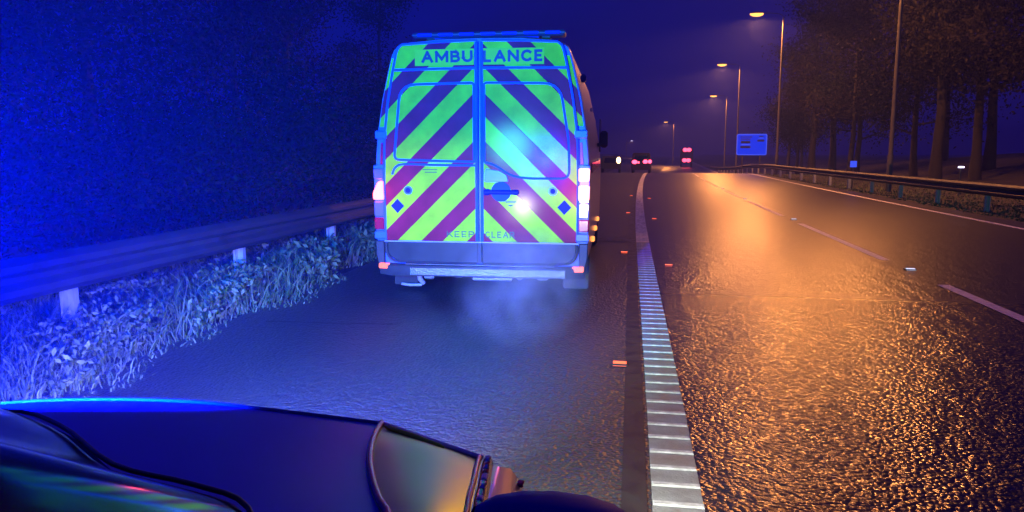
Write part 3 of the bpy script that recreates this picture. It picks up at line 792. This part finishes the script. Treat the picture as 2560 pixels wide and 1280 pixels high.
# windscreen, scuttle, wiper, mirror
wbase = smooth_path([(-1.88, .78, .955), (-1.70, .93, .975), (-1.45, 1.08, .99), (-1.17, 1.15, 1.0), (-1.0, 1.10, 1.0), (-.79, .965, 1.0), (-.63, .925, .998), (-.52, .885, .99), (-.42, .74, .965)], 4)
rows = []
for j in range(7):
    t = j/6; rows.append([cl(Vector((p.x*(1-t*.14)+(-1.15)*t*.14, p.y-.80*t, p.z+.52*t-.05*t*(1-t)*0))) for p in wbase])
b = MB(); b.grid(rows); ws = b.build('windscreen', M['glass_dark'], car, smooth=60)
b = MB(); b.tube([cl(p+Vector((0, .012, .002))) for p in wbase], .004, 8); b.build('scuttle_seal', M['black'], car, smooth=60)
b = MB(); rows = []
for j in range(5):
    t = j/4; rows.append([cl((x, .36-1.7*t + (.08*(1-((x+1.15)/.65)**2) if j == 0 else 0), 1.50+.09*math.sin(math.pi*min(1, .2+t*.8))-.05*((x+1.15)/.65)**2)) for x in [-1.78+1.26*k/10 for k in range(11)]])
b.grid(rows); b.build('roof', M['car_paint'], car, smooth=60)
mr_ = MB(); rows = []
for j in range(9):
    a = math.pi*j/8; rr = math.sin(a)
    rows.append([cl((-.085 + .098*(-math.cos(a)), .80+.055*rr*math.cos(b_)*1.0, 1.046+.044*rr**.6*math.sin(b_))) for b_ in [2*math.pi*k/16 for k in range(17)]])
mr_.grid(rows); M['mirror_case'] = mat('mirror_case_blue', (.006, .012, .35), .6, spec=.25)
mm_ = mr_.build('door_mirror', M['mirror_case'], car, smooth=60)
b = MB(); b.tube([cl((-.14, .80, 1.03)), cl((-.24, .80, .97))], .022, 8); b.build('mirror_arm', M['black'], mm_)
wheel(car, 0.76, .35, .34, .22); wheel(car, -.76, .35, .34, .22)

# lamps of the response car: headlights and unseen beacons
for (x, yv, pw) in ((-1.60, 1.86, 480), (-.52, 1.80, 260)):
    lamp('headlight_beam', 'SPOT', cl((x, yv, .60)), pw, (.97, 1.0, .82), car, .06, (-.14 if x < -1 else -.05, 1, -.33), 62, .5, (1.7, 1, 1))
lamp('unseen_beacon', 'SPOT', cl((-1.95, .55, 1.62)), 2000, (.05, .56, .42), car, .32, (.06, 1, -.05), 62, .6)  # unseen lamp, greenish tint added to turn the upper hi-vis film green
lamp('unseen_beacon', 'SPOT', cl((-1.28, .97, 1.34)), 9500, (.0, .010, 1.0), car, .06, (-.62, .73, -.10), 122, .6)

# ------------------------------------------------------------------ street lamps
def street_lamp(h=11.0, arm=1.75):
    e = empty('street_lamp')
    b = MB(); b.tube([(0, 0, 0), (0, 0, 1.4), (0, 0, 1.45), (0, 0, h*.6), (0, 0, h-.2)], [.11, .11, .085, .07, .05], 12); b.build('pole', M['pole'], e, smooth=40)
    b = MB(); b.tube(smooth_path([(0, 0, h-.25), (-.12, 0, h-.02), (-.6, 0, h+.10), (-arm+.3, 0, h+.14)], 4), .025, 8); b.build('arm', M['black'], e, smooth=50)
    b = MB(); rows = []
    for (x, w_, zt, zb) in ((-arm+.4, .05, .06, .02), (-arm+.25, .11, .10, -.02), (-arm, .15, .12, -.03), (-arm-.25, .13, .10, -.02), (-arm-.38, .05, .05, .0)):
        rows.append([(x, w_*math.cos(a), h+.12+(zt if math.sin(a) > 0 else -zb*-1)*math.sin(a)*(1 if math.sin(a) > 0 else -1)) for a in [2*math.pi*k/12 for k in range(13)]])
    b.grid(rows); hd = b.build('lantern', M['pole'], e, smooth=60)
    b = MB(); rows = []
    for j in range(6):
        ph = math.pi/2*j/5; rows.append([(-arm+.46*math.sin(ph)*math.cos(a), .24*math.sin(ph)*math.sin(a), h+.11-.20*math.cos(ph)) for a in [2*math.pi*k/14 for k in range(15)]])
    b.grid(rows); b.build('lamp_lens', M['sodium'], hd, smooth=60)
    b = MB(); b.box((0, -.10, .8), (.10, .03, .5)); b.build('base_door', M['pole'], e)
    return e
sl0 = street_lamp()
lamps = [(9.75, 31.0, 11.0, 'street lamp whose head is above the picture, tall pole at the right among the trees', 7000),
         (9.62, 54.0, 10.75, 'street lamp cut by the top edge, nearest lit sodium head', 650),
         (10.0, 78.0, 10.75, 'lit street lamp, second highest of the lit row on the right', 600),
         (11.9, 105.0, 10.1, 'lit street lamp, third down the row beside the trees', 600),
         (8.15, 170.0, 9.5, 'lit street lamp alone in the dark middle of the far road', 900)]
first = True
for (x, yv, h, lab, pw) in lamps:
    o = sl0 if first else copy_tree(sl0); first = False
    o.location = (x, yv, profv(yv) if yv > 60 else 0); o.scale = (1, 1, h/11.0)
    tag(o, lab, 'street lamp', 'sodium street lamps along the right side')
    lamp('sodium_light', 'SPOT', (-1.75, 0, 10.85), pw, (1.0, .33, .075), o, .16, (0, 0, -1), 164 if yv < 40 else 172, .12)
far = copy_tree(sl0); far.location = (-5.2, 420, -1.2); far.rotation_euler = (0, 0, R(180)); far.scale = (1.5, 1.5, .86)
tag(far, 'faint pale lamp far down the road just right of the ambulance', 'street lamp')
for c in kids(far):
    for g in kids(c):
        if g.name.startswith('lamp_lens'): g.data = g.data.copy(); g.data.materials[0] = M['far_lamp']

# ------------------------------------------------------------------ signs and markers on the right
sg = empty('motorway_sign', (9.38, 64, profv(64))); tag(sg, 'blue rectangular motorway sign with pale border behind the right barrier', 'sign')
dz = -profv(64)
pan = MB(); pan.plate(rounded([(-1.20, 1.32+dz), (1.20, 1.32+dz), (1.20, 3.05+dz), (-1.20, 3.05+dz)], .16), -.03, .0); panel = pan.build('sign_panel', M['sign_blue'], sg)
def sgn_ring():
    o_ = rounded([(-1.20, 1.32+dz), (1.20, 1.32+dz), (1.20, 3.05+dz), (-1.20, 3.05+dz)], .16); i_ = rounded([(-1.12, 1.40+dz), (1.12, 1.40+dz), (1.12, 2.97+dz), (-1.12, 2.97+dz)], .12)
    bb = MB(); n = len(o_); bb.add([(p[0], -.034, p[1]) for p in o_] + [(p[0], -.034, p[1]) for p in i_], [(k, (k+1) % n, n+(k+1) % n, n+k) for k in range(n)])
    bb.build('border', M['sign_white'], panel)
sgn_ring()
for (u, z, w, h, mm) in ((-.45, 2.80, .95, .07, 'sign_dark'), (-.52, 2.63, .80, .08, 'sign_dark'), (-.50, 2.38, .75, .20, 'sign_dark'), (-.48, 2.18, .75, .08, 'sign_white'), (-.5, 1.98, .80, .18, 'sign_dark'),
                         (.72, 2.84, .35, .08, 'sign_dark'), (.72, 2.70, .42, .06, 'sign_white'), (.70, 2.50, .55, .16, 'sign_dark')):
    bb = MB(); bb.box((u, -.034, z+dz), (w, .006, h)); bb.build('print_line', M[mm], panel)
for u in (-.7, .7):
    bb = MB(); bb.tube([(u, .06, 0), (u, .06, 2.9+dz)], .05, 8); bb.build('sign_post', M['pole'], sg)
mk = empty('marker_post', (8.95, 33.0, 0)); tag(mk, 'small square blue marker plate just above the right barrier', 'marker sign')
bb = MB(); bb.tube([(0, 0, -.05), (0, 0, 1.1)], .025, 8); bb.build('stake', M['pole'], mk)
bb = MB(); bb.plate(rounded([(-.13, .90), (.13, .90), (.13, 1.16), (-.13, 1.16)], .02), -.035, -.025); bb.build('plate', M['sign_white'], mk)  # unlit plate, returned light put in as emission
rp = empty('reflector_post', (11.9, 30.0, -.1)); tag(rp, 'short post with a tiny pale glowing reflector among the dark trees at far right', 'reflector post')
bb = MB(); bb.tube([(0, 0, 0), (0, 0, 1.05)], .03, 8); bb.build('stake', M['pole'], rp)
bb = MB(); bb.box((0, -.035, 1.07), (.20, .03, .055), bev=.01); bb.build('reflector', M['far_lamp'], rp)  # reflector given its own emission

# ------------------------------------------------------------------ traffic far ahead
def van(name, loc, rz, label, lamp_m, lampz, half, body_w, body_h, length, cat, lamps_):
    e = empty(name, loc, rz); tag(e, label, cat)
    bb = MB(); w = body_w/2
    P = [(w*.96, .35), (w, .6), (w*.98, 1.0), (w*.88, body_h-.12), (w*.8, body_h)]
    full = P + [(-u, z) for (u, z) in P[::-1]]
    rows = [[(u*k, v, min(z, zt)) for (u, z) in full] for (v, k, zt) in ((0, .98, 9), (.05, 1, 9), (length*.72, 1, 9), (length*.85, .97, body_h*.62), (length, .92, body_h*.5))]
    bb.grid(rows); bb.add([(p[0], 0, p[2]) for p in rows[0]], [tuple(range(len(full)))[::-1]]); bb.add([(p[0], length, p[2]) for p in rows[-1]], [tuple(range(len(full)))])
    bb.build('body', M['far_car'], e, smooth=40)
    wb = MB(); wb.plate([(-w*.7, body_h*.60), (w*.7, body_h*.60), (w*.62, body_h*.9), (-w*.62, body_h*.9)], -.012, .0, .004); wb.build('rear_window', M['glass_dark'], e)
    for (u, z, ww, hh, mm) in lamps_:
        lb_ = MB(); lb_.blob((u, -.02, z), (ww*1.1, .10, hh*1.1)); lb_.build('tail_light', M[mm], e)
    for sx in (-1, 1):
        for yy in (length*.18, length*.8): wheel(e, sx*w*.86, yy, .31, .2)
    return e
van('dark_van', (.47+0.02, 72, profv(72)), -.03, 'dark van far ahead with a wide pair of red tail lights', 'far_red', 1.1, .55, 1.85, 1.95, 4.6, 'van',
    [(-.60, 1.10, .50, .38, 'far_red'), (-.24, 1.06, .20, .18, 'far_red'), (.40, 1.14, .44, .36, 'far_red'), (.82, 1.14, .36, .34, 'far_red')])
van('parked_car', (-2.15, 66, profv(66)), .02, 'dark car stopped beyond the ambulance with one glowing amber lamp', 'far_amber', .8, .6, 1.75, 1.45, 4.3, 'car',
    [(.66, 1.10, .36, .55, 'far_amber')])
lo = empty('lorry', (9.8, 150, profv(150)), -.05); tag(lo, 'far dark lorry with red lights stacked high and low', 'lorry')
zb = 0.1 - profv(150)
bb = MB(); bb.box((0, 4.0, zb+1.05), (2.45, 8.0, 2.35), bev=.04); bb.build('box_body', M['lorry'], lo)
bb = MB(); bb.box((0, 9.3, zb+.55), (2.35, 2.0, 2.2), bev=.15); bb.build('cab', M['lorry'], lo)
bb = MB(); bb.box((0, 4.2, zb-.2), (2.3, 8.2, .2)); bb.build('chassis', M['black'], lo)
for (u, z) in ((-.38, zb), (.38, zb), (-.30, zb+2.03), (.42, zb+2.03)):
    bb = MB(); bb.blob((u, -.05, z), (.95, .12, .80)); bb.build('tail_light', M['far_red'], lo)
for sx in (-1, 1):
    for yy in (1.2, 2.4, 9.0): wheel(lo, sx*1.0, yy, .5, .3)

# ------------------------------------------------------------------ grass
def blades(n, xfun, yr, hr, wr_, name, m, lean=.5, seed=1, dens=None):
    g = np.random.default_rng(seed)
    u = g.random(n); y = yr[0]*(yr[1]/yr[0])**u if yr[0] > 0 else yr[0]+(yr[1]-yr[0])*u
    x0, x1 = xfun(y); x = x0 + (x1-x0)*g.random(n)
    # tufts
    tx = np.round(x*3.1)*.7; ty = np.round(y*2.3)*1.3
    tuft = .5+.5*np.sin(tx*12.9+ty*7.7)*np.cos(tx*3.3-ty*5.1)
    h = (hr[0]+(hr[1]-hr[0])*g.random(n)**1.4)*(.55+.75*tuft)
    edge = np.clip((x1-x)/.35, .25, 1); h *= edge
    a = g.random(n)*2*np.pi; w = wr_[0]+(wr_[1]-wr_[0])*g.random(n)
    w = w*np.clip(y/7, .8, 3)
    la = g.random(n)*2*np.pi; ln = lean*h*(.3+g.random(n)); lx = np.cos(la)*ln + .10*h; ly = np.sin(la)*ln - .12*h
    z = np.array([profv(q) for q in y]) + np.array([bank(q) for q in x]) - .03
    dx, dy = np.cos(a)*w/2, np.sin(a)*w/2
    V = np.empty((n, 5, 3))
    V[:, 0] = np.stack([x-dx, y-dy, z], 1); V[:, 1] = np.stack([x+dx, y+dy, z], 1)
    V[:, 2] = np.stack([x+dx*.9+lx*.35, y+dy*.9+ly*.35, z+h*.6], 1); V[:, 3] = np.stack([x-dx*.9+lx*.35, y-dy*.9+ly*.35, z+h*.6], 1)
    V[:, 4] = np.stack([x+lx, y+ly, z+h*(1-.25*g.random(n))], 1)
    b = np.arange(n)[:, None]*5
    F = np.concatenate([b+np.array([[0, 1, 2]]), b+np.array([[0, 2, 3]]), b+np.array([[3, 2, 4]])], 0)
    o = np_mesh(name, V.reshape(-1, 3), F, m)
    o["kind"] = 'stuff'; return o
def left_x(y): 
    e = -3.42 + .16*np.sin(y*1.9) + .10*np.sin(y*4.7+1) - .12*np.sin(y*.8)
    return np.full_like(y, -6.6), e
o = blades(52000, left_x, (1.6, 40), (.10, .40), (.006, .018), 'verge_grass', M['grass'], .8, 3)
tag(o, 'long rough grass and weeds on the left verge under the barrier', 'grass')
def leafy(n, seed):
    g = np.random.default_rng(seed); y = 1.8*(24/1.8)**g.random(n); x0, x1 = left_x(y); x = x1-.1-(2.6)*g.random(n)**1.2
    cl_ = np.sin(x*5+y*3.1)+np.sin(y*2.3-x*4); keep = cl_ > .1
    x, y = x[keep], y[keep]; n = len(x)
    z = .06+.26*g.random(n); s = (.016+.026*g.random(n))*np.clip(y/6, .9, 2)
    d1 = g.normal(size=(n, 3)); d1 /= np.linalg.norm(d1, axis=1)[:, None]; d2 = np.cross(d1, g.normal(size=(n, 3))); d2 /= np.linalg.norm(d2, axis=1)[:, None]
    c = np.stack([x, y, z], 1); S = s[:, None]
    V = np.stack([c-d1*S, c+d2*S*.45, c+d1*S, c-d2*S*.45], 1)
    F = np.arange(n)[:, None]*4+np.array([[0, 1, 2, 3]])
    o = np_mesh('verge_weeds', V.reshape(-1, 3), F, M['grass']); o["kind"] = 'stuff'
    tag(o, 'broad leaved weeds mixed in the left verge grass', 'weeds')
leafy(36000, 5)
def right_x(y):
    bb = np.array([bend(q) for q in y]); return 13+bb, 8.35+bb*.8+.15*np.sin(y*2.1)
o = blades(22000, right_x, (9, 75), (.10, .34), (.008, .02), 'far_verge_grass', M['grass'], .7, 9)
tag(o, 'dark grass between the right edge line and the trees', 'grass')

# ------------------------------------------------------------------ trees and bushes
def tree_proto(name, h, crown_r, nleaf, seed, m, ls=(.10, .22), crown_lo=.3):
    g = random.Random(seed); gn = np.random.default_rng(seed)
    e = empty(name); b = MB(); r0 = h*.018
    path = [(0, 0, -.3)]; x = y = 0
    for k in range(1, 9):
        x += g.uniform(-.10, .10); y += g.uniform(-.10, .10); path.append((x, y, h*.95*k/8))
    b.tube(path, [r0*1.35]+[r0*(1-.105*k) for k in range(1, 9)], 8)
    tips = [Vector(path[-1])]
    for k in range(16):
        t = g.uniform(crown_lo, .95); p = interp([Vector(q) for q in path], t); an = g.uniform(0, 6.28)
        L_ = crown_r*g.uniform(.55, 1.05)*(1.15-t*.6); up = g.uniform(.15, .6)
        mid = p+Vector((math.cos(an)*L_*.5, math.sin(an)*L_*.5, L_*up*.35)); end = p+Vector((math.cos(an)*L_, math.sin(an)*L_, L_*up))
        b.tube([p, mid, end], [r0*.38*(1.1-t*.6), r0*.22, r0*.06], 5); tips += [mid, end, (mid+end)/2]
        for q in range(2):
            e2 = mid+Vector((g.uniform(-1, 1), g.uniform(-1, 1), g.uniform(.0, .9)))*L_*.5; b.tube([mid, e2], [r0*.14, r0*.03], 4); tips.append(e2)
    b.build('trunk', M['bark'], e, smooth=60)
    T = np.array([list(t) for t in tips]); n = nleaf
    c = T[gn.integers(0, len(T), n)] + gn.normal(size=(n, 3))*crown_r*np.array([.17, .17, .14])
    s = (ls[0]+(ls[1]-ls[0])*gn.random(n))[:, None]
    d1 = gn.normal(size=(n, 3)); d1 /= np.linalg.norm(d1, axis=1)[:, None]; d2 = np.cross(d1, gn.normal(size=(n, 3))); d2 /= np.linalg.norm(d2, axis=1)[:, None]
    V = np.stack([c-d1*s, c+d2*s*.5, c+d1*s, c-d2*s*.5], 1); F = np.arange(n)[:, None]*4+np.array([[0, 1, 2, 3]])
    np_mesh('crown', V.reshape(-1, 3), F, m, e)
    return e
protos = [tree_proto('roadside_tree', 12.5, 3.6, 13000, 11, M['leaf'], (.05, .12)), tree_proto('roadside_tree', 14.0, 3.2, 12000, 12, M['leaf'], (.05, .12), crown_lo=.35), tree_proto('roadside_tree', 10.5, 3.9, 14000, 13, M['leaf_dark'], (.05, .11), crown_lo=.22)]
rt = [(14.6, 40, 1, 1.1, 'tree with a pale trunk beside the tall lamp pole at the right'),
      (16.4, 40.0, 0, 1.1, 'second tree to the right of the tall lamp pole, bare lower trunk'),
      (19.4, 40.5, 1, 1.05, 'tree with a crooked trunk near the right edge of the picture'),
      (21.0, 36.0, 2, 1.25, 'bushy dark tree cut by the right edge of the picture'),
      (16.2, 48.0, 2, 1.1, 'tree behind the right barrier between the blue marker and the tall pole'),
      (19.5, 46.0, 0, 1.3, 'tall tree in the second row behind the right trunks'),
      (24.0, 46.0, 1, 1.4, 'tall tree in the back row at far right'),
      (14.6, 56.0, 0, .95, 'tree just right of the lamp pole that reaches the top edge'),
      (13.6, 64.0, 1, 1.15, 'tall tree between the second lamp pole and the sign, reaching the top edge'),
      (16.5, 70.0, 0, 1.35, 'very tall faint tree above the blue motorway sign'),
      (15.5, 58.0, 2, 1.1, 'dense tree behind the blue motorway sign, on its right'),
      (13.2, 68.0, 2, .8, 'low dark tree behind the blue motorway sign'),
      (14.8, 82.0, 1, .8, 'small tree beside the third lamp, left of the sign'),
      (18.5, 95.0, 0, .9, 'far tree at the left end of the tree row'),
      (22.0, 60.0, 1, 1.3, 'tall tree deep in the wood on the right')]
used = set()
bush0 = None
for i, (x, yv, s, lab) in enumerate([(-7.4, 7.5, 1.0, 'dark bush behind the left barrier, nearest to the camera'), (-6.9, 10.5, .8, 'low dark bush behind the left barrier, second from the camera'),
        (-7.6, 13.5, 1.15, 'broad dark bush on the left bank, third from the camera'), (-7.0, 17.5, .9, 'dark bush on the left bank, fourth from the camera'), (-7.8, 22, 1.2, 'tall bush on the left bank just left of the ambulance'),
        (-7.2, 27, 1.0, 'bush on the left bank touching the ambulance outline'), (-10.5, 12, 1.5, 'large bush behind the front row on the left bank'), (-11, 19, 1.6, 'large bush in the back row near the ambulance side of the left bank'),
        (-10.5, 7.0, 1.4, 'large bush at the left edge of the picture'), (-11.5, 28, 1.7, 'farthest large bush in the back row of the left bank')]):
    if bush0 is None: bush0 = tree_proto('bush', 2.6, 1.7, 11000, 31, M['leaf_dark'], (.018, .05), .08); o = bush0
    else: o = copy_tree(bush0)
    o.location = (x, yv, bank(x)-.1); o.rotation_euler = (0, 0, i*1.9); o.scale = (s*1.15, s*1.15, s); tag(o, lab, 'bush', 'bushes on the left bank')
for i, (x, yv, k, s, lab) in enumerate(rt):
    o = protos[k] if k not in used else copy_tree(protos[k]); used.add(k)
    o.location = (x+(bend(yv)*.5), yv, profv(yv)+bank(x)-.1); o.rotation_euler = (0, 0, i*1.7); o.scale = (s, s, s)
    tag(o, lab, 'tree', 'trees behind the right barrier')
lt = [(-8.5, 14, 2, .75, 'dark blue lit tree on the left bank, nearest to the camera'), (-11.5, 20, 0, .8, 'tree on the left bank left of the ambulance, in blue light'),
      (-8.6, 27, 1, .7, 'tree on the bank just left of the ambulance roof'), (-13, 31, 2, .95, 'bushy tree further back on the left bank'),
      (-9.5, 40, 0, .8, 'far tree behind the ambulance on the left bank'), (-15.5, 17, 1, .9, 'tall thin tree at the left edge of the picture'), (-7.8, 55, 2, .8, 'farthest tree of the left bank')]
for i, (x, yv, k, s, lab) in enumerate(lt):
    o = copy_tree(protos[k]); x -= 4.5; o.location = (x, yv, bank(x)-.1); o.rotation_euler = (0, 0, i*2.3+.5); o.scale = (s, s, s)
    tag(o, lab, 'tree', 'trees on the left bank')

# ------------------------------------------------------------------ blue-tinted haze added for the veil of glare
m = bpy.data.materials.new('glare_haze'); m.use_nodes = True
N, L = nodes_of(m)
for n in list(N): N.remove(n)
out = N.new("ShaderNodeOutputMaterial"); pv = N.new("ShaderNodeVolumePrincipled")
pv.inputs["Density"].default_value = .0032; pv.inputs["Color"].default_value = (.26, .32, 1, 1)
L.new(pv.outputs[0], out.inputs["Volume"])
b = MB(); b.box((0, 355, 8.0), (830, 860, 24.5)); hz = b.build('haze', m); hz["kind"] = 'stuff'
tag(hz, 'blue-tinted haze added to carry the glare of the lamps', 'haze')
